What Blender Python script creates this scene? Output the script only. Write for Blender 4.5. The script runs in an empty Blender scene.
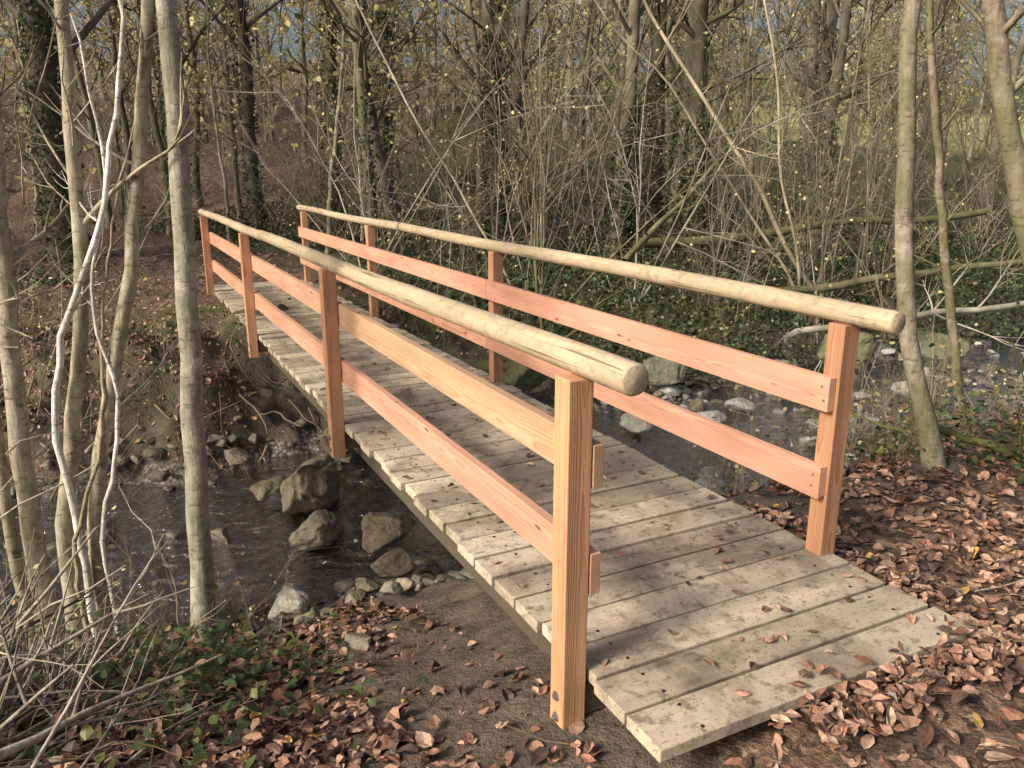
import bpy, math, random, time
import numpy as np
T0=time.time()
rng=np.random.default_rng(7); random.seed(7)
scene=bpy.context.scene
scene.view_settings.view_transform='Standard'; scene.view_settings.look='None'; scene.view_settings.exposure=0
# ---------------------------------------------------------------- mesh builder
class MB:
    def __init__(s): s.v=[];s.f=[];s.m=[];s.c=[];s.g=[];s.n=0
    def add(s,V,F,col=(1,1,1),mat=0,g=None):
        V=np.asarray(V,float); F=np.asarray(F,int)
        s.v.append(V); s.f.append(F+s.n); s.m.append(np.full(len(F),mat))
        c=np.asarray(col,float)
        if c.ndim==1: c=np.tile(c,(len(V),1))
        s.c.append(c); s.g.append(V if g is None else np.asarray(g,float)); s.n+=len(V)
    def build(s,name,mats,parent=None,smooth=True,flatmats=(),link=True):
        V=np.concatenate(s.v);F=np.concatenate(s.f);M=np.concatenate(s.m);C=np.concatenate(s.c);G=np.concatenate(s.g)
        me=bpy.data.meshes.new(name)
        me.vertices.add(len(V)); me.vertices.foreach_set('co',V.astype(np.float32).ravel())
        me.loops.add(len(F)*4); me.loops.foreach_set('vertex_index',F.astype(np.int32).ravel())
        me.polygons.add(len(F)); me.polygons.foreach_set('loop_start',np.arange(0,len(F)*4,4,dtype=np.int32))
        for m in mats: me.materials.append(m)
        me.polygons.foreach_set('material_index',M.astype(np.int32))
        me.polygons.foreach_set('use_smooth',np.full(len(F),smooth))
        a=me.attributes.new('Col','FLOAT_COLOR','POINT'); a.data.foreach_set('color',np.concatenate([C,np.ones((len(C),1))],1).astype(np.float32).ravel())
        a=me.attributes.new('gco','FLOAT_VECTOR','POINT'); a.data.foreach_set('vector',G.astype(np.float32).ravel())
        me.update(calc_edges=True); me.validate()
        if not link: return me
        o=bpy.data.objects.new(name,me); scene.collection.objects.link(o)
        if parent: o.parent=parent
        return o
def empty(name,parent=None):
    o=bpy.data.objects.new(name,None); scene.collection.objects.link(o); o.empty_display_size=.2
    if parent: o.parent=parent
    return o
def inst(name,me,loc,rz,sc,parent=None,tilt=(0,0)):
    o=bpy.data.objects.new(name,me); scene.collection.objects.link(o)
    o.location=loc;o.rotation_euler=(tilt[0],tilt[1],rz);o.scale=(sc,sc,sc)
    if parent:o.parent=parent
    return o
def ss(t): t=np.clip(t,0,1); return t*t*(3-2*t)
def lerp(a,b,t): return a+(b-a)*t
_tab=np.random.default_rng(3).random((256,256))
def vn(x,y):
    xi=np.floor(x).astype(int);yi=np.floor(y).astype(int);fx=x-xi;fy=y-yi
    fx=fx*fx*(3-2*fx);fy=fy*fy*(3-2*fy)
    a=_tab[xi%256,yi%256];b=_tab[(xi+1)%256,yi%256];c=_tab[xi%256,(yi+1)%256];d=_tab[(xi+1)%256,(yi+1)%256]
    return lerp(lerp(a,b,fx),lerp(c,d,fx),fy)-.5
def fbm(x,y,o=4):
    r=0;a=1
    for i in range(o): r=r+a*vn(x*2**i+17*i,y*2**i+5*i); a*=.5
    return r
def hz(x,y):
    x=np.asarray(x,float);y=np.asarray(y,float)
    s=ss((x-1)/3)
    yy=y+.5*vn(x*.45+3,y*.0+2)*ss(abs(x-2)/2)*1.2
    y0=lerp(1.9,2.7,s);y1=lerp(5.4,5.2,s);y2=7.6+0*s;y3=lerp(9.2,11.2,s)
    zn=lerp(-.2,-.055,ss((x-.9)/1.5))
    down=ss((yy-y0)/(y1-y0));up=ss((yy+.5*fbm(x*1.7,y*1.7+9,2)*(y>7)-y2)/(y3-y2))
    zf=lerp(-.06,-.35,ss((x-3)/5))
    z=zn*(1-down)+(-1.3)*(down-up)+zf*up
    z=z+.42*np.exp(-((x+1.0)**2+(y-3.9)**2)/1.1)
    rough=1+1.2*ss((y-7.4)/.5)*(1-ss((y-10.2)/.8))
    bump=fbm(x*.9,y*.9)*.16+fbm(x*4,y*4,3)*.07*rough+fbm(x*13,y*13,2)*.022*rough
    flat=np.exp(-(np.maximum(0,abs(x-1.95)-.8)/.5)**2)*np.maximum(1-ss((y-2.2)/1.5),ss((y-9.5)/1.0)*(y<13))
    near=1-ss((y-1.5)/1.5)
    z=z+bump*(1-.85*flat)*(1-.6*near)
    d=y+.25*x
    z=z+.15*np.clip(d-19,0,90)*ss((d-17)/14)+fbm(x*.15,y*.15,3)*1.2*ss((d-14)/12)
    z=z+ss((y-12)/8)*ss((x-5)/10)*.5
    return z
def pathmask(x,y):
    py=y-11.0; cx=1.95-.055*np.clip(py,0,30)**1.9
    far=np.exp(-((x-cx)/(1.2+.10*np.clip(py,0,30)))**2)*(py>-.5)
    near=np.exp(-((x-2.6)/1.6)**2)*(y<1.8)
    return np.maximum(far,near)
# ---------------------------------------------------------------- node helpers
class NT:
    def __init__(s,name):
        s.mat=bpy.data.materials.new(name); s.mat.use_nodes=True; s.t=s.mat.node_tree; s.t.nodes.clear()
        s.out=s.t.nodes.new('ShaderNodeOutputMaterial')
    def n(s,ty,inp=None,**kw):
        nd=s.t.nodes.new('ShaderNode'+ty)
        for k,v in kw.items(): setattr(nd,k,v)
        for k,v in (inp or {}).items(): s.set(nd.inputs[k],v)
        return nd
    def set(s,sock,v):
        if isinstance(v,bpy.types.NodeSocket): s.t.links.new(v,sock)
        else:
            if isinstance(v,tuple) and len(v)==3 and sock.type=='RGBA': v=v+(1,)
            sock.default_value=v
    def math(s,op,a,b=0,c=None,clamp=False):
        nd=s.n('Math',operation=op,use_clamp=clamp); s.set(nd.inputs[0],a); s.set(nd.inputs[1],b)
        if c is not None: s.set(nd.inputs[2],c)
        return nd.outputs[0]
    def mix(s,f,a,b,bt='MIX'):
        nd=s.n('Mix',data_type='RGBA',blend_type=bt); s.set(nd.inputs[0],f); s.set(nd.inputs[6],a); s.set(nd.inputs[7],b); return nd.outputs[2]
    def attr(s,name): return s.n('Attribute',attribute_name=name)
    def noise(s,vec,scale,detail=3,rough=.5,dist=0):
        return s.n('TexNoise',{'Vector':vec,'Scale':scale,'Detail':detail,'Roughness':rough,'Distortion':dist}).outputs[0]
    def ramp(s,f,stops,interp='LINEAR'):
        nd=s.n('ValToRGB'); s.set(nd.inputs[0],f); cr=nd.color_ramp; cr.interpolation=interp
        while len(cr.elements)<len(stops): cr.elements.new(.5)
        for e,(p,c) in zip(cr.elements,stops): e.position=p; e.color=(c+(1,)) if len(c)==3 else c
        return nd.outputs[0]
    def scale(s,vec,v3):
        return s.n('Mapping',{'Vector':vec,'Scale':v3}).outputs[0]
    def bump(s,h,st=.5,d=.01,nrm=None):
        nd=s.n('Bump',{'Height':h,'Strength':st,'Distance':d})
        if nrm: s.set(nd.inputs['Normal'],nrm)
        return nd.outputs[0]
    def bsdf(s,col,rough=.7,normal=None,spec=.3,**kw):
        nd=s.n('BsdfPrincipled',{'Base Color':col,'Roughness':rough,'Specular IOR Level':spec})
        if normal: s.set(nd.inputs['Normal'],normal)
        return nd
    def done(s,sh):
        s.t.links.new(sh,s.out.inputs[0]); return s.mat
G=lambda v:(v,v,v)
# wood: solid growth-ring timber, gco=(along,width,thickness)
def wood_mat(name,light,dark,ringsp=.0065,ringamt=.55,weather=0,wcol=(.3,.28,.24),stain=0,knots=1,rough=.65,crack=0):
    w=NT(name); g=w.attr('gco').outputs['Vector']; tint=w.attr('Col').outputs['Color']
    wob=w.noise(w.scale(g,(1.3,5,5)),1,3,.5)
    wob2=w.noise(w.scale(g,(5,3,3)),1,2,.5)
    sx=w.n('SeparateXYZ',{0:g})
    r=w.math('SQRT',w.math('ADD',w.math('MULTIPLY',sx.outputs[1],sx.outputs[1]),w.math('MULTIPLY',sx.outputs[2],sx.outputs[2])))
    r=w.math('ADD',r,w.math('MULTIPLY',wob,.035)); r=w.math('ADD',r,w.math('MULTIPLY',wob2,.006))
    fr=w.math('FRACT',w.math('DIVIDE',r,ringsp))
    ring=w.math('POWER',fr,2.2)
    fine=w.noise(w.scale(g,(4,140,140)),1,3,.6)
    big=w.noise(w.scale(g,(1.2,6,6)),1,3,.6)
    col=w.mix(w.math('MULTIPLY',ring,ringamt),light,dark)
    col=w.mix(w.math('MULTIPLY',w.math('SUBTRACT',fine,.45,clamp=True),1.2),col,dark)
    col=w.mix(1,col,w.ramp(big,[(.3,G(.74)),(.7,G(1.14))]),'MULTIPLY')
    if knots:
        vo=w.n('TexVoronoi',{'Vector':w.scale(g,(3.2,11,5)),'Scale':1.0})
        k=w.ramp(vo.outputs['Distance'],[(.055,G(1)),(.12,G(0))])
        col=w.mix(w.math('MULTIPLY',k,.8),col,(.11,.045,.022))
    P=w.n('NewGeometry').outputs['Position']
    if weather:
        wn=w.noise(w.scale(g,(2.5,14,14)),1,4,.65)
        f=w.ramp(wn,[(.35,G(0)),(.65,G(1))]); col=w.mix(w.math('MULTIPLY',f,weather),col,wcol)
    if stain:
        sn=w.noise(P,2.3,6,.66,.5); f=w.ramp(sn,[(.46,G(0)),(.60,G(1))])
        col=w.mix(w.math('MULTIPLY',f,stain),col,(.16,.13,.10))
        s2=w.noise(P,13,5,.72,.2); f2=w.ramp(s2,[(.53,G(0)),(.63,G(1))])
        col=w.mix(w.math('MULTIPLY',f2,stain*.95),col,(.11,.083,.06))
        s3=w.noise(P,60,3,.7); f3=w.ramp(s3,[(.57,G(0)),(.66,G(1))])
        col=w.mix(w.math('MULTIPLY',f3,.65),col,(.11,.08,.055))
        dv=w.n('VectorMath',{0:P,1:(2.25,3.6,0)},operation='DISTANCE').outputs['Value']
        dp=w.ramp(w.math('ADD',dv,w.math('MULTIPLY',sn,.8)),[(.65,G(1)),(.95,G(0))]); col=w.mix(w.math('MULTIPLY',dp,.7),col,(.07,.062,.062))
    h=w.math('ADD',w.math('MULTIPLY',fine,.5),w.math('MULTIPLY',ring,.35))
    if crack:
        cn=w.noise(w.scale(g,(1.5,70,70)),1,2,.5); cf=w.ramp(cn,[(.30,G(1)),(.36,G(0))])
        col=w.mix(w.math('MULTIPLY',cf,crack),col,(.07,.05,.035)); h=w.math('SUBTRACT',h,cf)
        mt=w.ramp(w.noise(P,22,5,.7),[(.52,G(0)),(.66,G(1))]); col=w.mix(w.math('MULTIPLY',mt,.45),col,(.16,.135,.08))
    col=w.mix(1,col,tint,'MULTIPLY')
    b=w.bsdf(col,rough,w.bump(h,.5,.004),.25)
    return w.done(b.outputs[0])
M_pink=wood_mat('larch_board',(.60,.345,.235),(.38,.18,.11),ringamt=.75)
M_post=wood_mat('larch_post',(.54,.305,.175),(.31,.14,.07),ringamt=.75)
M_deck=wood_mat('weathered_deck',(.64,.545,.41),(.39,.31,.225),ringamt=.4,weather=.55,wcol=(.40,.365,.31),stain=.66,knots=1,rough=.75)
M_pole=wood_mat('pole_wood',(.50,.40,.275),(.32,.24,.15),ringsp=.004,ringamt=.5,weather=.45,wcol=(.33,.285,.20),knots=1,rough=.7,crack=.7)
M_beam=wood_mat('girder_wood',(.11,.085,.06),(.055,.042,.03),weather=.5,wcol=(.075,.062,.048),knots=0,rough=.8)  # dark timber, colour lowered further to stand in for shade under the deck
def simple(name,col,rough=.5,metal=0):
    w=NT(name); P=w.n('NewGeometry').outputs['Position']
    c=w.mix(w.noise(P,90,3,.6),col,tuple(c*.55 for c in col)); b=w.bsdf(c,rough); b.inputs['Metallic'].default_value=metal
    return w.done(b.outputs[0])
M_steel=simple('zinc_steel',(.38,.37,.35),.45,.8)
def leaf_mat(name,trans=.35,rough=.6):
    w=NT(name); c=w.attr('Col').outputs['Color']
    if trans==0:
        P=w.n('NewGeometry').outputs['Position']
        c=w.mix(1,c,w.ramp(w.noise(P,70,2,.6),[(.3,G(.65)),(.7,G(1.3))]),'MULTIPLY')
    b=w.bsdf(c,rough,None,.35)
    if not trans: return w.done(b.outputs[0])
    t=w.n('BsdfTranslucent',{'Color':c})
    mx=w.n('MixShader',{0:trans}); w.t.links.new(b.outputs[0],mx.inputs[1]); w.t.links.new(t.outputs[0],mx.inputs[2])
    return w.done(mx.outputs[0])
M_litter=leaf_mat('dead_leaf',0,.45); M_leaf=leaf_mat('live_leaf',.4,.45)
def bark_mat(name,moss=.3,lich=.5,sc=1,simple=False):
    w=NT(name); c=w.attr('Col').outputs['Color']; P=w.n('NewGeometry').outputs['Position']
    if simple:
        n2=w.noise(P,3,2,.6); col=w.mix(1,c,w.ramp(n2,[(.3,G(.45)),(.7,G(1.25))]),'MULTIPLY')
        col=w.mix(w.math('MULTIPLY',w.ramp(w.noise(P,1.3,1,.5),[(.46,G(0)),(.62,G(1))]),moss),col,(.085,.10,.035))
        return w.done(w.bsdf(col,.9,None,.1).outputs[0])
    st=w.scale(P,(1,1,.28))
    n1=w.noise(st,28*sc,5,.65); n2=w.noise(P,7*sc,4,.6,.5); n3=w.noise(P,3,3,.5,.3)
    col=w.mix(1,c,w.ramp(n1,[(.3,G(.5)),(.55,G(1.0)),(.75,G(1.35))]),'MULTIPLY')
    col=w.mix(w.math('MULTIPLY',w.ramp(n2,[(.50,G(0)),(.60,G(1))]),lich),col,(.48,.45,.37))
    col=w.mix(w.math('MULTIPLY',w.ramp(n3,[(.42,G(0)),(.58,G(1))]),moss),col,(.13,.135,.06))
    rn=w.noise(w.scale(P,(9,9,26)),1.6,3,.6); col=w.mix(w.math('MULTIPLY',w.ramp(rn,[(.58,G(0)),(.64,G(1))]),.55),col,(.07,.055,.04))
    b=w.bsdf(col,.85,w.bump(w.math('ADD',n1,w.math('MULTIPLY',rn,-.5)),.8,.012),.15)
    return w.done(b.outputs[0])
M_bark=bark_mat('smooth_bark',.35,.6); M_mossbark=bark_mat('mossy_bark',.7,.35); M_barkd=bark_mat('forest_bark',.4,simple=True)
def stone_mat():
    w=NT('river_stone'); c=w.attr('Col').outputs['Color']; P=w.n('NewGeometry').outputs['Position']
    n=w.noise(P,14,6,.65); col=w.mix(1,c,w.ramp(n,[(.25,G(.45)),(.55,G(1)),(.8,G(1.5))]),'MULTIPLY')
    mo=w.ramp(w.noise(P,3.2,4,.6),[(.42,G(0)),(.56,G(1))]); up=w.n('SeparateXYZ',{0:w.n('NewGeometry').outputs['Normal']}).outputs[2]
    col=w.mix(w.math('MULTIPLY',w.math('MULTIPLY',mo,up,clamp=True),.65),col,(.085,.09,.035))
    z=w.n('SeparateXYZ',{0:P}).outputs[2]
    wet=w.n('MapRange',{'Value':z,'From Min':-1.21,'From Max':-1.13,'To Min':.5,'To Max':1.0}).outputs[0]
    col=w.mix(1,col,w.n('CombineColor',{0:wet,1:wet,2:wet}).outputs[0],'MULTIPLY')
    rg=w.n('MapRange',{'Value':wet,'From Min':.5,'From Max':1,'To Min':.15,'To Max':.7}).outputs[0]
    return w.done(w.bsdf(col,rg,w.bump(n,.9,.03),.45).outputs[0])
M_stone=stone_mat()
def ground_mat():
    w=NT('forest_ground'); P=w.n('NewGeometry').outputs['Position']; m=w.n('SeparateColor',{0:w.attr('Col').outputs['Color']})
    off=w.n('VectorMath',{0:w.n('TexNoise',{'Vector':P,'Scale':14.0,'Detail':2.0}).outputs[1],1:(.14,.14,.0)},operation='MULTIPLY').outputs[0]
    PV=w.n('VectorMath',{0:P,1:off},operation='ADD').outputs[0]
    PV=w.scale(PV,(1,1,.35))
    vo=w.n('TexVoronoi',{'Vector':PV,'Scale':24.0}); 
    sc_=w.n('SeparateColor',{0:vo.outputs['Color']});rnd=sc_.outputs[0]
    st=[(0,(.05,.033,.024)),(.3,(.10,.064,.045)),(.55,(.155,.097,.067)),(.8,(.23,.15,.105)),(1,(.33,.235,.17))]
    n1=w.noise(P,6,5,.7); n2=w.noise(P,34,4,.75); n3=w.noise(P,1.6,3,.6)
    lit=w.ramp(rnd,st)
    lit=w.mix(1,lit,w.ramp(n2,[(.3,G(.45)),(.7,G(1.3))]),'MULTIPLY')
    soil=w.mix(n2,(.035,.027,.021),(.125,.097,.074)); soil=w.mix(w.ramp(n1,[(.4,G(0)),(.7,G(1))]),soil,(.165,.13,.10))
    gv=w.n('TexVoronoi',{'Vector':P,'Scale':30.0}); grr=w.n('SeparateColor',{0:gv.outputs['Color']}).outputs[0]
    grav=w.ramp(grr,[(0,(.12,.10,.078)),(.5,(.23,.20,.16)),(1,(.40,.37,.32))]); grav=w.mix(1,grav,w.ramp(gv.outputs['Distance'],[(.2,G(1)),(.7,G(.35))]),'MULTIPLY')
    grn=w.mix(n2,(.03,.042,.014),(.10,.125,.035))
    litm=w.ramp(w.math('ADD',n1,w.math('MULTIPLY',m.outputs[2],-.35)),[(.34,G(0)),(.46,G(1))])
    col=w.mix(litm,soil,lit)
    gm=w.math('MULTIPLY',w.ramp(w.math('ADD',n3,w.math('MULTIPLY',m.outputs[1],.25)),[(.5,G(0)),(.7,G(1))]),m.outputs[1])
    col=w.mix(gm,col,grn)
    col=w.mix(w.ramp(w.math('ADD',w.math('MULTIPLY',m.outputs[0],.8),w.math('MULTIPLY',n1,.4)),[(.45,G(0)),(.7,G(1))]),col,grav)
    dv=w.n('VectorMath',{0:w.scale(P,(1,1,0)),1:(44.,36.,0)},operation='DISTANCE').outputs['Value']
    mead=w.n('MapRange',{'Value':dv,'From Min':15.,'From Max':11.}).outputs[0]
    col=w.mix(mead,col,(.50,.50,.22))
    h=w.math('ADD',w.math('MULTIPLY',rnd,.25),w.math('ADD',w.math('MULTIPLY',n2,.8),n1))
    return w.done(w.bsdf(col,.8,w.bump(h,.9,.035),.3).outputs[0])
M_ground=ground_mat()
def water_mat():
    w=NT('stream_water'); P=w.n('NewGeometry').outputs['Position']
    n=w.noise(w.scale(P,(1,1.5,1)),6,5,.62,.8)
    nr=w.bump(n,.9,.07)
    gl=w.n('BsdfGlossy',{'Color':(.97,.98,1.),'Roughness':.07,'Normal':nr}); tr=w.n('BsdfTransparent',{'Color':(.88,.84,.74)})
    fr=w.n('Fresnel',{'IOR':1.33,'Normal':nr}).outputs[0]
    f=w.math('MULTIPLY_ADD',fr,2.4,.10,clamp=True)
    mx=w.n('MixShader',{0:f}); w.t.links.new(tr.outputs[0],mx.inputs[1]); w.t.links.new(gl.outputs[0],mx.inputs[2])
    return w.done(mx.outputs[0])
M_water=water_mat()
# ---------------------------------------------------------------- ground
def axis(a,b,step,lo,hi,gr=1.09):
    c=list(np.arange(a,b,step)); s=step; x=c[-1]
    while x<hi: s*=gr; x+=s; c.append(x)
    s=step;x=a
    while x>lo: s*=gr; x-=s; c.insert(0,x)
    return np.array(c)
xs=axis(-3.5,8,.045,-220,260);ys=axis(.5,12,.045,-120,300)
X,Y=np.meshgrid(xs,ys,indexing='ij');Z=hz(X,Y)
nx,ny=X.shape
idx=np.arange(nx*ny).reshape(nx,ny)
F=np.stack([idx[:-1,:-1],idx[1:,:-1],idx[1:,1:],idx[:-1,1:]],-1).reshape(-1,4)
bed=ss((-1.0-Z)/.18)*(Y<13)*(Y>3)
pm=pathmask(X,Y)
green=ss((Y-8.3)/2)*(1-pm)*ss((X+1-.5*(Y-11))/3)*.9+.35*ss((-X-.0)/1.0)*(Y<5)+.5*ss((X-3.5)/2)*ss((Y-2.5)/1)*(Y<5)+.4*(Y>7.4)*(Y<9.4)*(X<1.2)
slope=ss((Y-2.2)/.8)*(1-ss((Y-5.4)/.6))*.8+ss((Y-7.6)/.4)*(1-ss((Y-9.4)/.8))*.75
slope=np.maximum(slope,1.0*np.exp(-((X-1.0)/.5)**2)*(Y<3.4))
C=np.stack([bed,np.clip(green,0,1),np.clip(slope,0,1)],-1).reshape(-1,3)
mb=MB();mb.add(np.stack([X,Y,Z],-1).reshape(-1,3),F,C);mb.build('ground',[M_ground])
mb=MB();wx=np.linspace(-30,40,70);wy=np.linspace(4.2,9.2,12);WX,WY=np.meshgrid(wx,wy,indexing='ij');i2=np.arange(WX.size).reshape(WX.shape)
mb.add(np.stack([WX,WY,np.full(WX.shape,-1.225)],-1).reshape(-1,3),np.stack([i2[:-1,:-1],i2[1:,:-1],i2[1:,1:],i2[:-1,1:]],-1).reshape(-1,4))
mb.build('stream_water',[M_water])
# ---------------------------------------------------------------- footbridge
bridge=empty('footbridge')
BF=np.array([[0,1,3,2],[4,6,7,5],[0,4,5,1],[2,3,7,6],[0,2,6,4],[1,5,7,3]])
def box(mb,c,half,ax='x',tint=(1,1,1),rot=0,pith=.05,roll=0):
    s=np.array([[i,j,k] for i in(-1,1) for j in(-1,1) for k in(-1,1)],float)
    L=s*np.array(half)
    if ax=='x': g=L[:,[0,1,2]]
    elif ax=='y': g=L[:,[1,0,2]] if half[0]>half[2] else L[:,[1,2,0]]
    else: g=L[:,[2,0,1]]
    g=g+np.array([random.uniform(0,50),random.uniform(-.5,.5)*pith*1.5,random.choice([-1,1])*random.uniform(.4,1)*pith])
    ca,sa=math.cos(rot),math.sin(rot)
    V=L.copy();V[:,2]+=L[:,1]*roll;V[:,0]=L[:,0]*ca-L[:,1]*sa;V[:,1]=L[:,0]*sa+L[:,1]*ca
    mb.add(V+np.array(c),BF,tint,g=g)
def bevel(o,w,seg=2):
    m=o.modifiers.new('bevel','BEVEL');m.width=w;m.segments=seg;m.limit_method='ANGLE'
XL,XR=1.259,2.645
mb=MB();scr=MB();y=1.525+.0862;pl=[]
def disc(mb,c,r,h,ax='z',k=8,col=(1,1,1)):
    a=np.linspace(0,2*np.pi,k,endpoint=False);ring=np.stack([np.cos(a),np.sin(a)],1)
    def lay(rr,hh):
        z=np.full(k,hh); p=np.stack([ring[:,0]*rr,ring[:,1]*rr,z],1)
        if ax=='x': p=p[:,[2,0,1]]
        if ax=='y': p=p[:,[0,2,1]]
        return p+np.array(c)
    V=np.concatenate([lay(r,0),lay(r,h),lay(r*.05,h)])
    F=[[l*k+i,l*k+(i+1)%k,(l+1)*k+(i+1)%k,(l+1)*k+i] for l in range(2) for i in range(k)]
    mb.add(V,F,col)
while y<12.1:
    t=random.uniform(.70,1.12);w=random.uniform(-.05,.05)
    tint=(t,t*(1+w*.5),t*(1-abs(w)))
    dz=random.uniform(-.006,.003)
    x0=XL+random.uniform(-.016,.016);x1=XR+random.uniform(-.016,.016)
    hw=.0855+random.uniform(-.0025,.0025)
    box(mb,((x0+x1)/2,y,-.0225+dz),((x1-x0)/2,hw,.0225),'x',tint,random.uniform(-.004,.004),.06,random.uniform(-.025,.025))
    for sx in (XL+.16,XR-.16):
        for sy in (-.05,.05): disc(scr,(sx+random.uniform(-.008,.008),y+sy+random.uniform(-.006,.006),dz-.0005),.0065,.0022)
    pl.append((y,dz)); y+=.1875
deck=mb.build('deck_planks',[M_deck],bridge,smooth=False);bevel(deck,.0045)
scr.build('deck_screws',[simple('dark_screw',(.06,.05,.045),.5,.6)],bridge,smooth=False)
mb=MB()
for bx in (XL+.16,XR-.16): box(mb,(bx,6.95,-.15),(.06,5.15,.10),'y',(1,1,1),pith=.08)
box(mb,(1.95,1.72,-.16),(.60,.05,.10),'x'); box(mb,(1.95,11.9,-.16),(.60,.06,.10),'x')
for yy in (1.98,4.92,8.1,11.35): box(mb,(1.93,yy+.001,-.112),(.70,.035,.06),'x')
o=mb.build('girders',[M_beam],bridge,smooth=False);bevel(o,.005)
LP=[1.98,4.92,8.1,11.35];RP=[2.22,5.45,8.6,11.8]
mb=MB();bolt=MB()
pxl=XL-.050;pxr=XR-.03
for i,yy in enumerate(LP):
    t=random.uniform(.9,1.1);lo=-.36 if i==0 else -.22
    box(mb,(pxl,yy,(1.0+lo)/2),(.0435,.0435,(1.0-lo)/2),'z',(t,t*random.uniform(.95,1.03),t),0,.03)
    for zz in (-.09,-.17): disc(bolt,(pxl-.0435,yy,zz),.017,-.004,'x',16);disc(bolt,(pxl-.047,yy,zz),.010,-.008,'x',6)
for i,yy in enumerate(RP):
    t=random.uniform(.9,1.1)
    box(mb,(pxr,yy,.35),(.043,.043,.65),'z',(t,t*random.uniform(.95,1.03),t),0,.03)
o=mb.build('posts',[M_post],bridge,smooth=False);bevel(o,.005)
bo=bolt
mb=MB()
def board(x,y0,y1,z,tint,sag=0): box(mb,(x,(y0+y1)/2,z),(.019,(y1-y0)/2,.0715),'y',tint,pith=.07)
for i in range(3):
    a=LP[i]-.045 if i==0 else LP[i]+.002;b=LP[i+1]-.002 if i<2 else LP[3]+.06
    board(XL+.016,a,b,.715,[(.88,1.03,.95),(.98,1.02,1.0),(1.0,1,1)][i]); board(XL+.016,a,b,.352,[(1.04,1.0,1.04),(1.0,.97,.97),(1,1,1)][i])
    a=RP[i]-.03 if i==0 else RP[i]+.002;b=RP[i+1]-.002 if i<2 else RP[3]+.06
    board(pxr-.063,a,b,.715,[(1.03,.97,1.02),(1.06,.97,1.03),(1,1,1)][i]); board(pxr-.063,a,b,.335,[(1.04,1.0,1.04),(1.0,.97,1.0),(1,1,1)][i])
    for zz in (.69,.745,.315,.365): disc(bo,(pxr-.082,RP[i]+random.uniform(-.01,.01),zz),.006,-.002,'x',8)
o=mb.build('rail_boards',[M_pink],bridge,smooth=False);bevel(o,.003)
bolt.build('bolts',[M_steel],bridge,smooth=False)
def pole(mb,x,y0,y1,z,r0,r1,seed):
    r=np.random.default_rng(seed);n=60;k=24
    t=np.linspace(0,1,n);yy=lerp(y0,y1,t)
    cx=x+.012*np.sin(t*5+seed);cz=z+.008*np.sin(t*7+seed*2)
    R=lerp(r0,r1,t)*(1+.02*np.sin(t*23+seed))
    for _ in range(7):
        c=r.uniform(.03,.97);R=R*(1+.05*np.exp(-((t-c)/.008)**2))
    yy=np.concatenate([[y0,y0,y0+.002],[y0+.010],yy[1:-1],[y1-.01,y1-.002,y1,y1]])
    R=np.concatenate([[r0*.02,r0*.86,r0*.93],[r0],R[1:-1],[r1,r1*.93,r1*.86,r1*.02]])
    cx=np.concatenate([[cx[0]]*4,cx[1:-1],[cx[-1]]*4]);cz=np.concatenate([[cz[0]]*4,cz[1:-1],[cz[-1]]*4])
    a=np.linspace(0,2*np.pi,k,endpoint=False)
    V=np.stack([cx[:,None]+R[:,None]*np.cos(a),np.repeat(yy[:,None],k,1),cz[:,None]+R[:,None]*np.sin(a)],-1)
    g=np.stack([V[...,1]+seed*9,V[...,0]-cx[:,None]+.004,V[...,2]-cz[:,None]+.003],-1)
    m=len(yy);F=[[i*k+j,i*k+(j+1)%k,(i+1)*k+(j+1)%k,(i+1)*k+j] for i in range(m-1) for j in range(k)]
    mb.add(V.reshape(-1,3),F,(1,1,1),g=g.reshape(-1,3))
mb=MB()
pole(mb,1.222,1.70,7.2,1.043,.047,.042,1);pole(mb,1.222,7.21,11.75,1.040,.042,.038,2)
pole(mb,2.620,1.98,7.6,1.043,.045,.041,3);pole(mb,2.620,7.61,12.15,1.040,.041,.038,4)
o=mb.build('handrails',[M_pole],bridge)
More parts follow.
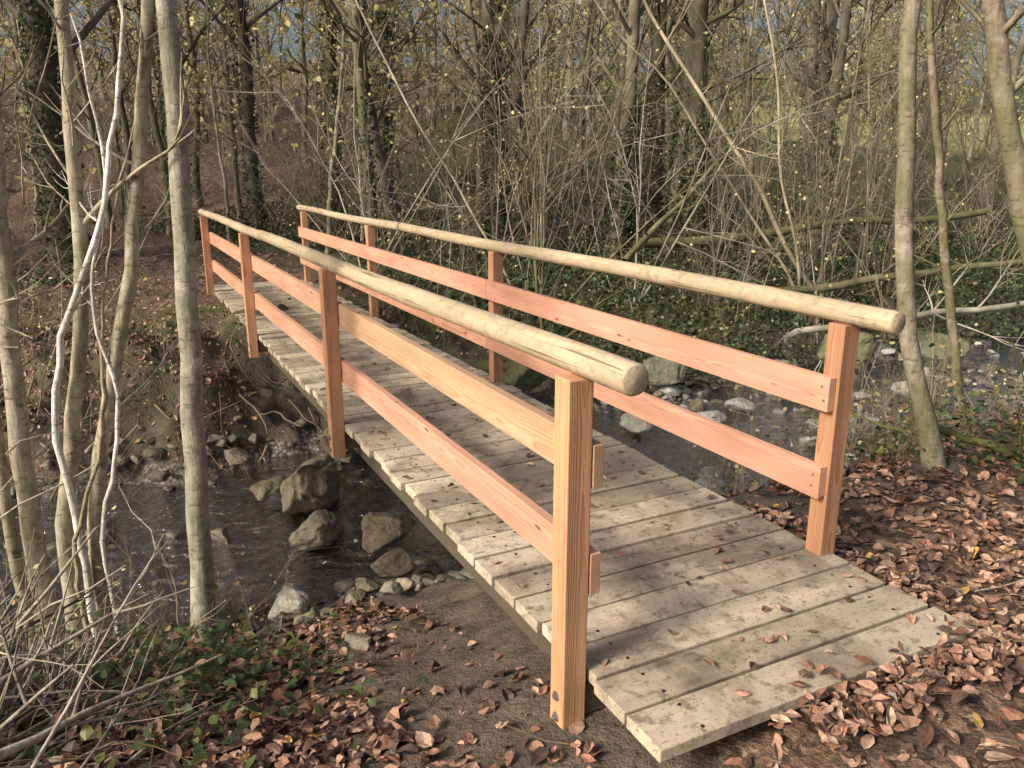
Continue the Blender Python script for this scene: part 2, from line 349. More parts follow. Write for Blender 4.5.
# ---------------------------------------------------------------- stones
def cubesphere(n):
    V=[];F=[];
    for ax in range(3):
        for sg in (-1,1):
            b=len(V);u=np.linspace(-1,1,n+1)
            for i in u:
                for j in u:
                    p=[0,0,0];p[ax]=sg;p[(ax+1)%3]=i;p[(ax+2)%3]=j;V.append(p)
            for i in range(n):
                for j in range(n):
                    q=[b+i*(n+1)+j,b+(i+1)*(n+1)+j,b+(i+1)*(n+1)+j+1,b+i*(n+1)+j+1]
                    F.append(q if sg>0 else q[::-1])
    V=np.array(V,float);V=V/np.linalg.norm(V,axis=1)[:,None]
    key={};mp=[];U=[]
    for p in V:
        kk=tuple(np.round(p,4))
        if kk not in key: key[kk]=len(U);U.append(p)
        mp.append(key[kk])
    return np.array(U),np.array(mp)[np.array(F)]
CS={n:cubesphere(n) for n in (3,6,18)}
def stone(mb,c,r,n,seed,flat=.6,col=(.2,.18,.155)):
    q=np.random.default_rng(seed);V,F=CS[n];P=V.copy()
    for k in range(14):
        d=q.normal(size=3);d/=np.linalg.norm(d);h=q.uniform(.42,.88);t=P@d;P=P-np.maximum(t-h,0)[:,None]*d*.95
    for k in range(5):
        w=q.normal(size=3)*(2+k);P=P*(1+.03*np.sin(V@w+q.uniform(0,6)))[:,None]
    if n>8:
        for k in range(12): w=q.normal(size=3)*(6+2*k);P=P*(1+.010*np.sin(V@w+q.uniform(0,6)))[:,None]
    P=P*np.array([1.1,q.uniform(.65,.95),flat*q.uniform(.8,1.15)])*r
    a=q.uniform(0,6.28);ca,sa=np.cos(a),np.sin(a);x=P[:,0]*ca-P[:,1]*sa;y=P[:,0]*sa+P[:,1]*ca
    mb.add(np.stack([x,y,P[:,2]],1)+np.array(c),F,col)
mb=MB();cnt=0
while cnt<5000:
    x=rng.uniform(-4,13);yy=rng.uniform(4.3,8.3)
    z=float(hz(x,yy))
    if z>-.85-.12*rng.random(): continue
    if fbm(x*1.3,yy*1.3,3)<-.2 and rng.random()<.75: continue
    r=.015+.11*rng.random()**3.4+(.06 if rng.random()<.04 else 0)
    t=rng.uniform(.5,1.6);w=rng.uniform(.8,1.1)
    c=(.20*t,.178*t*(1+(w-1)*.3),.145*t*w)
    if x>3.2 and rng.random()<.5: c=(.42*t,.405*t,.375*t)
    stone(mb,(x,yy,z+r*.35),r,3 if r<.05 else 6,cnt,.6,c);cnt+=1
mb.build('stream_stones',[M_stone])
bl=[(1.36,6.36,-.98,.37,.85,(.14,.115,.082)),(1.22,5.85,-1.14,.27,.5,(.15,.125,.09)),(1.66,5.35,-1.05,.22,.7,(.16,.125,.09)),(1.55,4.82,-1.0,.17,.6,(.17,.13,.09)),
    (.75,4.5,-.95,.15,.6,(.33,.30,.26)),(1.8,7.35,-.95,.30,.8,(.13,.10,.075)),(.9,7.5,-1.05,.17,.6,(.15,.12,.09)),(3.6,6.1,-1.05,.26,.6,(.22,.21,.18)),(5.4,5.6,-1.1,.2,.5,(.25,.24,.21)),
    (4.3,8.3,-.85,.34,.7,(.13,.14,.07)),(6.2,7.9,-.9,.3,.8,(.2,.2,.14)),(7.6,7.3,-.95,.34,.8,(.24,.24,.18)),(8.8,6.4,-1.05,.25,.5,(.38,.36,.33)),(-.3,6.6,-1.15,.15,.5,(.22,.19,.15)),
    (2.6,8.2,-.9,.3,.8,(.13,.12,.08)),(.85,3.25,-.52,.12,.3,(.25,.21,.17)),(6.8,5.9,-1.12,.2,.5,(.36,.34,.31)),(10.5,7.3,-.9,.45,.7,(.18,.19,.12)),(9.2,7.8,-.8,.42,.8,(.14,.15,.08)),
    (1.0,6.75,-1.1,.18,.6,(.15,.125,.09)),(1.25,4.5,-.95,.09,.5,(.19,.15,.11)),(5.8,6.6,-1.1,.2,.5,(.38,.36,.33)),(.55,6.2,-1.2,.14,.5,(.18,.15,.115)),(1.5,6.95,-1.05,.2,.6,(.14,.11,.08)),(5.0,6.9,-1.1,.22,.6,(.36,.34,.3)),(6.5,6.9,-1.1,.2,.6,(.42,.4,.37))]
for i,(x,yy,z,r,fl,c) in enumerate(bl):
    mb=MB();stone(mb,(x,yy,z),r,18,900+i,fl,c);mb.build('boulder',[M_stone])
# ---------------------------------------------------------------- leaves
def leaves(mb,P,N,size,col,tilt=.4,mat=0,wid=.32,seed=0,curl=.25,fine=False):
    q=np.random.default_rng(seed);n=len(P)
    nn=N+q.normal(size=(n,3))*tilt;nn/=np.linalg.norm(nn,axis=1)[:,None]
    a=q.normal(size=(n,3));a-=(a*nn).sum(1)[:,None]*nn;a/=np.linalg.norm(a,axis=1)[:,None];b=np.cross(nn,a)
    cu=q.uniform(-curl*.4,curl,n);ct=q.uniform(-curl,curl,n);wd=wid*q.uniform(.75,1.2,n)
    if fine:
        L=[(-.5,0,0),(.02,.0,0),(.56,0,0),(-.34,.72,.6),(-.02,1,1),(.32,.62,.6),(-.34,-.72,.6),(-.02,-1,1),(.32,-.62,.6)]
        Q=[[0,1,4,3],[1,2,5,4],[0,6,7,1],[1,7,8,2]]
    else:
        L=[(-.5,0,0),(-.18,1,1),(.22,.85,.9),(.55,0,0),(.22,-.85,.9),(-.18,-1,1)];Q=[[0,5,4,3],[0,3,2,1]]
    m=len(L);V=np.zeros((n,m,3));size=np.asarray(size)*np.ones(n)
    for i,(u,v,c) in enumerate(L):
        zz=c*cu+ct*(u+.2)**2*1.6
        jv=q.uniform(.85,1.15,n) if fine else 1; jz=q.normal(0,.035,n) if fine else 0
        V[:,i]=P+size[:,None]*(u*a+(v*wd*jv)[:,None]*b+(zz+jz)[:,None]*nn)
    base=np.arange(n)[:,None]*m
    F=np.concatenate([base+np.array(k) for k in Q])
    C=np.repeat(col,m,axis=0);mb.add(V.reshape(-1,3),F,C,mat)
brown=np.array([(.20,.11,.075),(.29,.165,.115),(.12,.068,.05),(.38,.26,.185),(.09,.056,.045),(.24,.12,.082),(.32,.205,.15),(.44,.27,.09)])
def pick(pal,n,q,var=.25,p=None):
    c=pal[q.choice(len(pal),n,p=p)];return c*(1+q.uniform(-var,var,(n,1)))
q=np.random.default_rng(5);mb=MB()
def scatter(n,x0,x1,y0,y1,fn):
    x=q.uniform(x0,x1,n);y=q.uniform(y0,y1,n);k=q.random(n)<fn(x,y);return x[k],y[k]
def dens(x,y):
    z=hz(x,y);d=np.clip(.28+1.8*(fbm(x*1.1+9,y*1.1)+.12),.12,1)
    sl=ss((y-2.4)/.8)*(1-ss((y-5)/.6))
    d=d*(1-.5*sl)*(1-.93*((z<-1.05)))
    d=np.where((x>XL-.03)&(x<XR+.02)&(y>1.52)&(y<12),0,d)
    d=d*(1-.6*np.exp(-((x-1.05)/.3)**2)*(y<3.4)*(y>1.2))
    return d
x,y=scatter(66000,-2.5,7,.6,5.2,dens);x2,y2=scatter(30000,-8,14,5.2,16,lambda x,y:dens(x,y)*.8);x3,y3=scatter(6000,-3,1.3,7.5,10,lambda x,y:dens(x,y))
x=np.concatenate([x,x2,x3]);y=np.concatenate([y,y2,y3]);z=hz(x,y)
e=.03;N=np.stack([-(hz(x+e,y)-z)/e,-(hz(x,y+e)-z)/e,np.ones(len(x))],1)
z=z+q.uniform(.003,.025,len(x))
leaves(mb,np.stack([x,y,z],1),N,.024+.055*q.random(len(x))**1.4,pick(brown,len(x),q,.4,[.17,.16,.18,.09,.16,.12,.10,.02]),.3,seed=1,wid=.34,curl=.4,fine=True)
n=260;x=q.uniform(XL+.02,XR-.02,n);y=1.6+q.random(n)**1.3*9.8
leaves(mb,np.stack([x,y,np.full(n,.010)],1),np.tile([0,0,1.],(n,1)),q.uniform(.022,.055,n),pick(brown[:7],n,q,.3),.12,seed=2,curl=.3,fine=True)
n=460;t=q.random(n);x=lerp(1.7,2.95,t)+q.normal(0,.1,n);y=1.45+q.normal(0,.06,n)-.02
leaves(mb,np.stack([x,y,np.where(y>1.52,.010,-.03)+q.uniform(0,.03,n)],1),np.tile([0,0,1.],(n,1)),q.uniform(.035,.07,n),pick(brown[:7],n,q,.3),.3,seed=3,curl=.4,fine=True)
n=260;x=2.70+abs(q.normal(0,.06,n));y=q.uniform(1.5,4.,n)
leaves(mb,np.stack([x,y,hz(x,y)+q.uniform(0.01,.05,n)],1),np.tile([0,0,1.],(n,1)),q.uniform(.035,.07,n),pick(brown[:7],n,q,.3),.3,seed=4,curl=.4,fine=True)
mb.build('fallen_leaves',[M_litter],smooth=False)
# ---------------------------------------------------------------- trees
def tube(mb,P,R,k,col,mat=0):
    P=np.asarray(P);n=len(P);T=np.gradient(P,axis=0);T/=np.linalg.norm(T,axis=1)[:,None]+1e-9
    d=P[-1]-P[0];ref=np.zeros(3);ref[np.argmin(abs(d))]=1
    U=np.cross(T,ref);U/=np.linalg.norm(U,axis=1)[:,None]+1e-9;W=np.cross(T,U)
    a=np.linspace(0,2*np.pi,k,endpoint=False)
    V=P[:,None]+np.asarray(R)[:,None,None]*(np.cos(a)[None,:,None]*U[:,None]+np.sin(a)[None,:,None]*W[:,None])
    i=np.arange(n-1)[:,None];j=np.arange(k)[None]
    F=np.stack([i*k+j,i*k+(j+1)%k,(i+1)*k+(j+1)%k,(i+1)*k+j],-1).reshape(-1,4)
    mb.add(V.reshape(-1,3),F,col,mat)
def branch(mb,q,p,d,L,r,lev,col,k,pts,up=.15,wob=.12,ntw=4,n=6):
    P=[np.array(p)];d=np.array(d,float);d/=np.linalg.norm(d)
    for i in range(n-1):
        d=d+q.normal(size=3)*wob+np.array([0,0,up/n*2]);d/=np.linalg.norm(d);P.append(P[-1]+d*L/(n-1))
    P=np.array(P);tube(mb,P,r*np.linspace(1,.25,n),k,col);pts.append(P[n//2:])
    if lev>0:
        for i in range(ntw):
            t=q.uniform(.25,.95)*(n-1);a=int(t);pp=lerp(P[a],P[min(a+1,n-1)],t-a);dd=P[min(a+1,n-1)]-P[a-1 if a else 0]
            dd=dd/(np.linalg.norm(dd)+1e-9)+q.normal(size=3)*.65
            branch(mb,q,pp,dd,L*q.uniform(.3,.55),r*.5,lev-1,col,3,pts,up,wob,max(2,ntw-1),4)
def tree(mb,seed,h,r0,path=None,lean=(0,0),bs=.3,nb=18,bl=.22,k=10,lev=1,ntw=4,col=(.2,.18,.14),wob=.02,base=(0,0,0),nleaf=0,pal=None,lsz=.06,flare=.4,top=.15,fork=False):
    q=np.random.default_rng(seed);n=30
    t=np.linspace(0,1,n)
    if path is None:
        off=np.cumsum(q.normal(size=(n,2))*wob*h/n*2,axis=0);off-=off[0]
        P=np.stack([off[:,0]+lean[0]*t*h,off[:,1]+lean[1]*t*h,t*h],1)+np.array(base)
    else:
        path=np.array(path,float);s=np.concatenate([[0],np.cumsum(np.linalg.norm(np.diff(path,axis=0),axis=1))]);s/=s[-1]
        P=np.stack([np.interp(t,s,path[:,i]) for i in range(3)],1)
        for _ in range(3): P[1:-1]=(P[:-2]+2*P[1:-1]+P[2:])/4
        P[1:]+=q.normal(size=(n-1,3))*.006
        h=np.linalg.norm(P[-1]-P[0])
    P[0,2]-=.15
    R=r0*(1-(1-top)*t)*(1+flare*np.exp(-t*h/.18))*(1+q.normal(size=n)*.012)
    tube(mb,P,R,k,col);pts=[]
    for i in range(nb):
        tt=bs+(1-bs)*((i+q.random())/nb);a=tt*(n-1);ia=min(int(a),n-2);p=lerp(P[ia],P[ia+1],a-ia)
        az=i*2.4+q.uniform(-.5,.5);el=q.uniform(.35,1.1)
        d=[math.cos(az)*math.cos(el),math.sin(az)*math.cos(el),math.sin(el)]
        rr=R[ia]*q.uniform(.25,.5);L=bl*h*(1.15-tt*.7)*q.uniform(.5,1.2)
        branch(mb,q,p,d,L,rr,lev,col,5,pts,.25,.13,ntw)
    if nleaf:
        A=np.concatenate(pts);p=A[q.integers(0,len(A),nleaf)]+q.normal(size=(nleaf,3))*lsz*2.5
        leaves(mb,p,np.tile([0,0,.4],(nleaf,1)),lsz*q.uniform(.6,1.3,nleaf),pick(pal,nleaf,q,.3),.8,1,seed=seed)
autumn=np.array([(.48,.43,.17),(.62,.53,.26),(.42,.32,.16),(.31,.32,.13),(.44,.31,.17),(.72,.65,.40)])
greens=np.array([(.036,.058,.024),(.052,.080,.030),(.026,.042,.017),(.085,.115,.042),(.115,.13,.052)])
def H(x,y): return float(hz(x,y))
mb=MB();tree(mb,21,0,.066,path=[(.25,4.52,H(.25,4.52)),(.30,4.47,-.1),(.36,4.42,.94),(.40,4.40,2.36),(.34,4.4,4.5),(.45,4.5,7.5)],bs=.42,nb=14,bl=.16,k=18,col=(.33,.30,.25),top=.25)
mb.build('ash_tree',[M_bark,M_leaf])
S=[([(-.55,4.87,-.72),(-.52,4.86,.51),(-.43,4.81,1.54),(-.36,4.8,3),(-.4,4.8,5)],.06,(.38,.325,.245)),
 ([(-.41,4.80,-.41),(-.11,4.65,1.0),(-.04,4.61,2.36),(-.1,4.7,5)],.047,(.40,.35,.26)),
 ([(-.26,4.72,-.6),(-.18,4.68,0),(.10,4.54,1.05),(.33,4.43,2.36),(.45,4.4,4.8)],.047,(.38,.335,.255)),
 ([(-.31,4.65,-.05),(-.36,4.67,.4),(-.17,4.6,1.0),(.03,4.48,1.37),(.10,4.45,1.8),(.22,4.38,2.2),(.12,4.4,3)],.023,(.85,.82,.76)),
 ([(-.66,4.95,-.4),(-.62,4.95,.8),(-.50,4.85,2.4),(-.5,4.8,4.6)],.035,(.33,.28,.21)),
 ([(-.2,4.6,-.3),(.0,4.6,.35),(-.12,4.55,.95),(.06,4.5,1.5),(.0,4.5,2.3)],.015,(.80,.76,.70)),
 ([(-.35,4.6,-.4),(-.12,4.6,.2),(-.05,4.6,.9),(.1,4.6,1.5)],.015,(.36,.29,.2)),
 ([(-.75,4.8,-.4),(-.7,4.7,.8),(-.45,4.6,2.0),(-.1,4.6,3.2)],.022,(.78,.74,.66))]
mb=MB()
for i,(pth,r,c) in enumerate(S):
    bx,by=pth[0][0]-.0,pth[0][1]
    tree(mb,40+i,0,r,path=[(bx+.02,by,H(bx,by))]+pth,bs=.35,nb=9 if r>.024 else 4,bl=.13,k=14,col=c,top=.35,flare=.25)
for i in range(34):
    q2=np.random.default_rng(300+i);a=q2.uniform(-.5,.35);p=(-.42+a,4.75+q2.uniform(-.2,.35),q2.uniform(-.7,1.8));pts=[]
    branch(mb,q2,p,[q2.uniform(-1,1),q2.uniform(-.6,.6),q2.uniform(.1,.9)],q2.uniform(.4,1.0),.006,1,(.42,.35,.27),4,pts,.1,.16,3)
mb.build('hazel_tree',[M_bark,M_leaf])
mb=MB();tree(mb,60,0,.052,path=[(4.12,2.72,H(4.12,2.72)),(4.04,2.78,.05),(3.86,2.87,.75),(3.76,2.92,1.44),(3.70,2.95,2.4),(3.75,3.1,5),(3.7,3.2,7.5)],bs=.4,nb=14,bl=.14,k=16,col=(.25,.215,.165),top=.3);mb.build('alder_tree',[M_mossbark,M_leaf])
mb=MB();tree(mb,61,0,.036,path=[(5.52,3.49,H(5.52,3.49)),(5.48,3.51,-.3),(5.2,3.65,1.1),(4.96,3.77,2.35),(4.7,4,5)],bs=.4,nb=12,bl=.15,k=12,col=(.20,.155,.115),top=.35);mb.build('alder_tree',[M_mossbark,M_leaf])
mb=MB();tree(mb,62,0,.07,path=[(5.1,2.62,H(5.1,2.62)),(4.93,2.7,.7),(4.7,2.85,1.3),(4.38,3.0,2.46),(3.9,3.3,5),(3.6,3.5,7)],bs=.28,nb=24,bl=.16,k=16,col=(.25,.205,.155),top=.3,nleaf=420,pal=autumn,lsz=.045);mb.build('alder_tree',[M_mossbark,M_leaf])
def ivy(mb,x,y,z0,z1,r,n,seed,pal=greens,lean=(0,0)):
    q=np.random.default_rng(seed);z=z0+(z1-z0)*q.random(n)**1.2;a=q.uniform(0,6.28,n);rr=r+abs(q.normal(0,.11,n))*(1.2-(z-z0)/(z1-z0))
    P=np.stack([x+lean[0]*(z-z0)+rr*np.cos(a),y+lean[1]*(z-z0)+rr*np.sin(a),z],1);leaves(mb,P,np.stack([np.cos(a),np.sin(a),a*0+.3],1),q.uniform(.04,.08,n),pick(pal,n,q,.3),.5,1,.45,seed)
big=[(-.6,16.0,.24,14,3200,7),(1.6,19.5,.16,15,1200,6),(3.4,20.5,.17,15,1600,7),(5.6,17.5,.15,13,1900,5),(8.6,12.6,.15,12,2600,3),(10.2,12.4,.19,12,3200,2.8),(6.6,22.5,.2,15,900,5),
     (-3.6,16.5,.12,12,0,0),(-5.5,20.,.2,15,0,0),(12.2,16.5,.2,14,1600,4),(13.4,12.3,.14,12,900,3),(9.0,18.5,.14,13,1300,6),(-2.6,13.2,.08,10,0,0),(15.5,14.5,.2,14,900,5),(4.4,14.2,.10,11,600,3),(4.9,19,.18,14,1600,6),(7.4,15.2,.16,13,2600,4.5),(11.2,14.4,.16,13,2400,4)]
for i,(x,y,r,h,niv,ih) in enumerate(big):
    mb=MB();z=H(x,y);ln=(random.uniform(-.05,.05),random.uniform(-.03,.03))
    tree(mb,80+i,h,r,lean=ln,bs=.22,nb=30,bl=.2,k=12,lev=2,ntw=3,col=(.12,.105,.08) if i%2 else (.17,.15,.115),base=(x,y,z),nleaf=350,pal=autumn,lsz=.07)
    if niv: ivy(mb,x,y,z,z+ih,r*.9,niv,i,lean=ln)
    mb.build('woodland_tree',[M_barkd,M_leaf])
wood=empty('distant_woodland');vs=[]
for i in range(7):
    mb=MB();tree(mb,200+i,[13,15,11,9,14,12,8][i],[.13,.17,.09,.06,.11,.10,.05][i],lean=(random.uniform(-.08,.08),random.uniform(-.08,.08)),bs=.15,nb=26,bl=.2,k=7,lev=1,ntw=4,
        col=[(.20,.18,.145),(.24,.215,.175),(.28,.25,.20),(.34,.31,.24),(.14,.125,.095),(.23,.20,.155),(.33,.30,.23)][i],nleaf=[800,1000,600,400,900,800,300][i],pal=autumn,lsz=.10,wob=.035)
    vs.append(mb.build('woodland_variant_%d'%i,[M_barkd,M_leaf],link=False))
q=np.random.default_rng(11);n=0;tries=0
while n<300 and tries<9000:
    tries+=1
    y=14+q.random()**1.2*46;x=q.uniform(-26,48)
    if x<-8-.3*y or x>8+1.15*y: continue
    if pathmask(np.array(x),np.array(y))>.25: continue
    z=H(x,y);inst('tree_part',vs[q.integers(0,7)],(x,y,z),q.uniform(0,6.28),q.uniform(.7,1.15),wood,(q.normal(0,.05),q.normal(0,.05)));n+=1
for x,y in [(-10,9),(-12,4),(-9,13),(-7.5,5.5)]:  # unseen trees added left of the view to dapple the sunlight
    inst('tree_part',vs[q.integers(0,7)],(x,y,H(x,y)),q.uniform(0,6.28),q.uniform(.8,1.1),wood)
mb=MB();n=36000;y=q.uniform(26,62,n);x=q.uniform(-40,75,n);zz=hz(x,y)+.3+q.random(n)**1.1*15;cl=fbm(x*.22,zz*.3+y*.2,3)>-.14;x=x[cl];y=y[cl];zz=zz[cl];n=len(x)
leaves(mb,np.stack([x,y,zz],1),np.tile([0,0,.3],(n,1)),q.uniform(.12,.42,n),pick(np.vstack([autumn,greens[3:]*1.2]),n,q,.4),1,0,.4,9);mb.build('distant_foliage',[M_leaf],wood)
# ---------------------------------------------------------------- thicket
th=empty('hazel_thicket');sv=[]
def shrub(seed,ns,L0,L1,col,sp=.5,tw=4,nleaf=0):
    q=np.random.default_rng(seed);mb=MB();pts=[]
    for i in range(ns):
        a=q.uniform(0,6.28);el=q.uniform(.0,sp);L=q.uniform(L0,L1);d=np.array([math.sin(el)*math.cos(a),math.sin(el)*math.sin(a),math.cos(el)])
        t=q.uniform(.5,1.4);branch(mb,q,(q.normal(0,.12),q.normal(0,.12),-.1),d,L,q.uniform(.006,.020)*L/3.5,2,tuple(c*t for c in col),5,pts,-.12 if q.random()<.5 else .1,.09,tw,9)
    if nleaf:
        A=np.concatenate(pts);p=A[q.integers(0,len(A),nleaf)]+q.normal(size=(nleaf,3))*.05
        leaves(mb,p,np.tile([0,0,.5],(nleaf,1)),q.uniform(.03,.06,nleaf),pick(np.vstack([autumn,greens[3:]]),nleaf,q,.3),.7,1,.4,seed)
    return mb.build('shrub_variant',[M_barkd,M_leaf],link=False)
for i in range(6): sv.append(shrub(500+i,[9,8,12,8,7,10][i],[2,3,1.2,3,2.5,1.5][i],[4.5,6,2.6,5.5,5,3.4][i],[(.32,.285,.225),(.25,.22,.17),(.36,.31,.245),(.18,.15,.11),(.42,.38,.32),(.26,.21,.16)][i],[.6,.5,.9,.75,.6,1.0][i],4,130))
n=0
while n<98:
    x=q.uniform(-9,20);y=9.8+q.random()**1.2*17
    if x<3.4 and y<12.4: continue
    if pathmask(np.array(x),np.array(y))>.2 or (x<-.5 and y<15): continue
    inst('shrub',sv[q.integers(0,6)],(x,y,H(x,y)),q.uniform(0,6.28),q.uniform(.6,1.1),th);n+=1
for x,y,v,s in [(3.9,9.8,0,.8),(5.6,10.2,3,.9),(7.4,10.4,4,1),(8.6,9.9,0,1),(9.8,9.0,2,1),(3.7,12.3,4,.9),(10.8,9.7,1,1),(-4.6,10.5,5,.8),(-3.2,11.5,0,.8),(11.5,8.8,5,1),(12.5,9.8,0,1)]:
    inst('shrub',sv[v],(x,y,H(x,y)),q.uniform(0,6.28),s,th)
tw=empty('bank_saplings')
small=[shrub(600+i,9,.5,1.3,(.32,.265,.20),1.0,3,30) for i in range(3)]
for i in range(56):
    x=q.uniform(3.3,9);y=q.choice([q.uniform(3.4,4.9),q.uniform(8.4,10.5)])
    inst('sapling',small[i%3],(x,y,H(x,y)),q.uniform(0,6.28),q.uniform(.6,1.1),tw)
for i in range(44):
    x=q.uniform(-2.8,.7);y=q.uniform(3.9,5.3) if i%4==0 else q.uniform(7.9,10.2)
    inst('sapling',small[i%3],(x,y,H(x,y)),q.uniform(0,6.28),q.uniform(.4,.9),tw)
# ---------------------------------------------------------------- undergrowth
mb=MB();n=125000;x=q.uniform(-4,20,n);y=8.0+q.random(n)**1.3*16
k=(fbm(x*.5+40,y*.5,3)>-.22)&(pathmask(x,y)<.15)&~((x<3.1)&(y<12.7))&(x>-.5-.1*(y-11)*3);x=x[k];y=y[k];n=len(x)
h=np.clip(fbm(x*.7+3,y*.7+8,3)+.4,0.05,1)*.9*q.random(n)**1.5
leaves(mb,np.stack([x,y,hz(x,y)+h+.01],1),np.tile([0,0,1.],(n,1)),q.uniform(.035,.085,n),pick(greens,n,q,.4,[.3,.27,.2,.14,.09]),.6,0,.4,12)
mb.build('ivy_undergrowth',[M_litter],smooth=False)
def bramble(name,cx,cy,n,sx,sy,hh,seed,pal):
    q=np.random.default_rng(seed);mb=MB();x=q.normal(cx,sx,n);y=q.normal(cy,sy,n);z=hz(x,y)+.02+hh*q.random(n)**1.6
    leaves(mb,np.stack([x,y,z],1),np.tile([0,0,1.],(n,1)),q.uniform(.025,.055,n),pick(pal,n,q,.35),.5,1,.42,seed,fine=True)
    for i in range(14):
        a=q.integers(0,n);branch(mb,q,(x[a],y[a],float(hz(x[a],y[a]))),[q.normal(),q.normal(),1.2],q.uniform(.25,.6),.003,0,(.16,.1,.06),4,[],-.5,.15)
    mb.build(name,[M_barkd,M_leaf],smooth=False)
bp=np.vstack([greens[[0,1,3]]*1.3,greens[[0,1]],[(.16,.17,.06)],brown[:2]])
bramble('bramble',.15,3.35,520,.28,.28,.2,1,bp);bramble('bramble',-.5,3.2,460,.3,.3,.2,2,bp);bramble('bramble',.0,2.7,200,.22,.2,.12,6,bp);bramble('bramble',.1,4.1,360,.25,.2,.2,7,bp);bramble('bramble',.35,3.0,120,.2,.3,.1,8,bp)
bramble('bramble',4.6,2.55,520,.35,.25,.3,3,bp);bramble('bramble',5.2,3.4,500,.5,.3,.35,4,bp);bramble('bramble',4.2,3.4,300,.3,.2,.2,5,bp)
def grass(cx,cy,n,s,hh,seed,col=(.4,.34,.19)):
    q=np.random.default_rng(seed);mb=MB()
    for i in range(n):
        x=q.normal(cx,s);y=q.normal(cy,s);L=hh*q.uniform(.5,1.2);a=q.uniform(0,6.28);z=H(x,y);l=q.uniform(.2,.8)
        t=np.linspace(0,1,5);P=np.stack([x+math.cos(a)*L*l*t**2,y+math.sin(a)*L*l*t**2,z+L*(t-.45*l*t**2)],1);w=q.uniform(.7,1.3)
        tube(mb,P,.002*(1-.85*t),3,tuple(c*w for c in col))
    mb.build('grass_tuft',[M_leaf])
grass(.0,5.0,80,.12,.4,1);grass(-.15,4.5,60,.1,.35,2,(.15,.18,.07));grass(4.3,3.2,60,.12,.3,3);grass(.35,4.9,60,.1,.35,4,(.2,.2,.09))
# ---------------------------------------------------------------- brushwood pile, fallen logs
q=np.random.default_rng(77);mb=MB()
for i in range(120):
    x=q.normal(-.55,.18);y=q.normal(3.05,.3);L=q.uniform(.3,1.0);a=q.normal(1.1,.8);el=q.normal(0.05,.28);z=H(x,y)+abs(q.normal(0,.12))+.02
    c=np.array((.30,.25,.205))*q.uniform(.3,1.5);d=np.array([math.cos(a),math.sin(a),math.sin(el)])
    branch(mb,q,np.array([x,y,z])-d*L/2,d,L,q.uniform(.003,.017),1,tuple(c),6,[],.0,.12,3,7)
mb.build('brushwood_pile',[M_bark])
mb=MB()
for i in range(160):
    x=q.uniform(-.5,6);y=q.uniform(1.0,4.5)
    if XL-.1<x<XR+.1 and y>1.4: continue
    a=q.uniform(0,6.28);branch(mb,q,(x,y,H(x,y)+.015),[math.cos(a),math.sin(a),.02],q.uniform(.08,.35),q.uniform(.0015,.004),1,tuple(np.array((.2,.155,.115))*q.uniform(.5,1.6)),4,[],0,.12,2,4)
mb.build('fallen_twigs',[M_barkd])
def log(name,a,b,r0,r1,col,seed,nb=5,wob=.04):
    q=np.random.default_rng(seed);n=16;t=np.linspace(0,1,n)[:,None];P=lerp(np.array(a,float),np.array(b,float),t)+q.normal(size=(n,3))*wob
    for _ in range(2):P[1:-1]=(P[:-2]+2*P[1:-1]+P[2:])/4
    mb=MB();tube(mb,P,np.linspace(r0,r1,n),10,col)
    for i in range(nb):
        j=q.integers(3,n-1);branch(mb,q,P[j],q.normal(size=3)+np.array([0,0,.6]),q.uniform(.4,1.4),r1*.5,1,col,5,[],.2,.1)
    mb.build(name,[M_barkd])
log('fallen_log',(8.6,9.3,-.35),(13.5,7.9,.2),.07,.05,(.18,.16,.10),1,8,.09)
log('fallen_log',(8.4,8.2,-.7),(12.5,6.2,-.1),.05,.035,(.36,.33,.28),2,8,.08)
log('fallen_log',(8.2,12.0,.3),(15,9.6,.75),.09,.06,(.16,.16,.08),3,8,.09)
log('fallen_log',(2.6,9.0,-.75),(5.2,8.1,-.65),.11,.08,(.16,.16,.08),4,3)
log('fallen_log',(6.8,9.8,.3),(9.4,10.6,1.9),.05,.03,(.2,.19,.11),5,6)
log('leaning_dead_stem',(5.6,10.8,-.3),(3.2,12.5,4.8),.022,.012,(.42,.38,.3),6,6,.1)
log('leaning_dead_stem',(10.2,9.3,-.3),(7.2,11.5,5.5),.04,.02,(.44,.36,.25),7,8,.1)
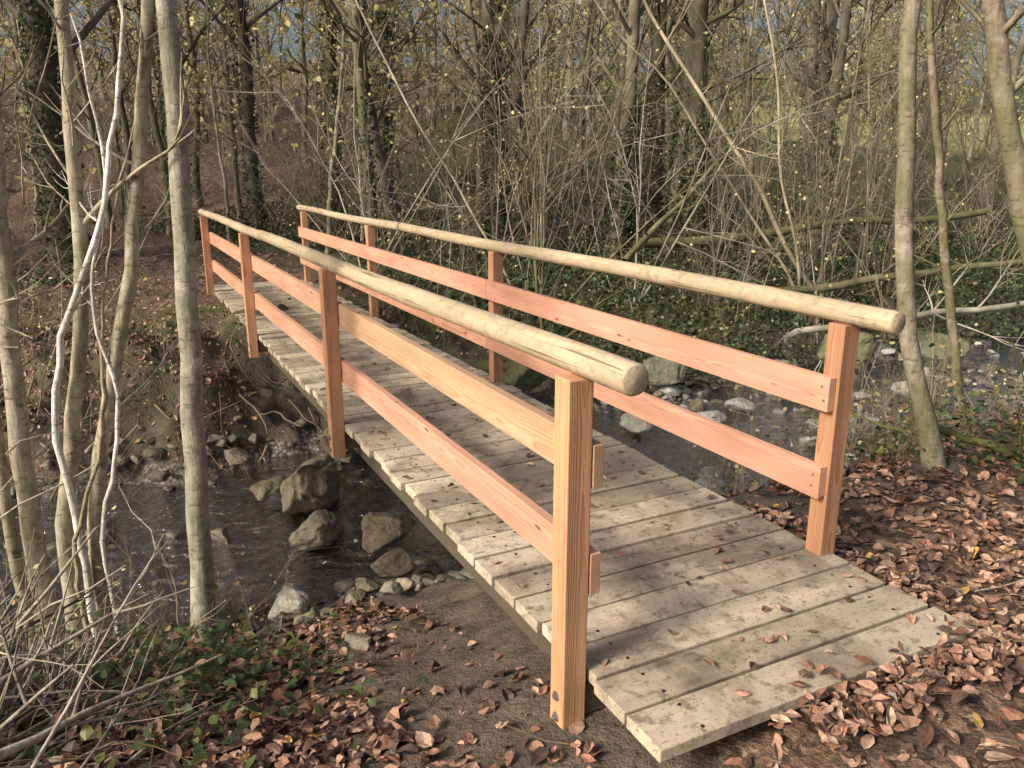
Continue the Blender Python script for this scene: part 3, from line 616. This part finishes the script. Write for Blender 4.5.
log('leaning_dead_stem',(9.9,9.3,-.3),(6.4,10.5,4.2),.025,.012,(.40,.34,.25),8,8,.1)
log('leaning_dead_stem',(10.0,9.4,-.3),(8.8,9.9,5.2),.025,.012,(.42,.36,.26),10,8,.1)
log('leaning_dead_stem',(4.8,2.5,-.1),(4.2,3.0,.15),.03,.02,(.15,.17,.06),9,2,.01)
mb=MB();q=np.random.default_rng(8)
for i in range(150):
    x=q.uniform(-2.8,3.2);y=q.uniform(7.7,9.4);branch(mb,q,(x,y,H(x,y)+.04),[q.normal()*.8,-1,-.5],q.uniform(.3,1.0),q.uniform(.004,.016),1,tuple(np.array((.22,.165,.12))*q.uniform(.4,1.5)),5,[],-.2,.25,2)
mb.build('exposed_roots',[M_barkd])
# ---------------------------------------------------------------- light, world, camera
el=math.radians(32);sv3=np.array([-.985,-.17]);sv3/=np.linalg.norm(sv3)
to=np.array([sv3[0]*math.cos(el),sv3[1]*math.cos(el),math.sin(el)])
from mathutils import Vector
ld=bpy.data.lights.new('sun','SUN');ld.energy=5.0;ld.angle=math.radians(14);ld.color=(1,.91,.77)
lo=bpy.data.objects.new('sun',ld);scene.collection.objects.link(lo);lo.rotation_euler=Vector(to).to_track_quat('Z','Y').to_euler();lo.location=(-10,-5,12)
w=bpy.data.worlds.new('World');scene.world=w;w.use_nodes=True;nt=w.node_tree
sky=nt.nodes.new('ShaderNodeTexSky');sky.sky_type='NISHITA';sky.sun_disc=False;sky.sun_elevation=el;sky.sun_rotation=math.atan2(to[0],to[1]);sky.dust_density=7;sky.air_density=1
bg=nt.nodes['Background'];bg.inputs[1].default_value=.15;nt.links.new(sky.outputs[0],bg.inputs[0])
cd=bpy.data.cameras.new('camera');co=bpy.data.objects.new('camera',cd);scene.collection.objects.link(co)
co.location=(0,0,1.6);co.rotation_euler=(math.radians(90-15.1),0,math.radians(-26.8));cd.lens=28.125;cd.sensor_width=36;cd.clip_end=1000;cd.clip_start=.05
scene.camera=co
print('BUILD TIME',time.time()-T0)
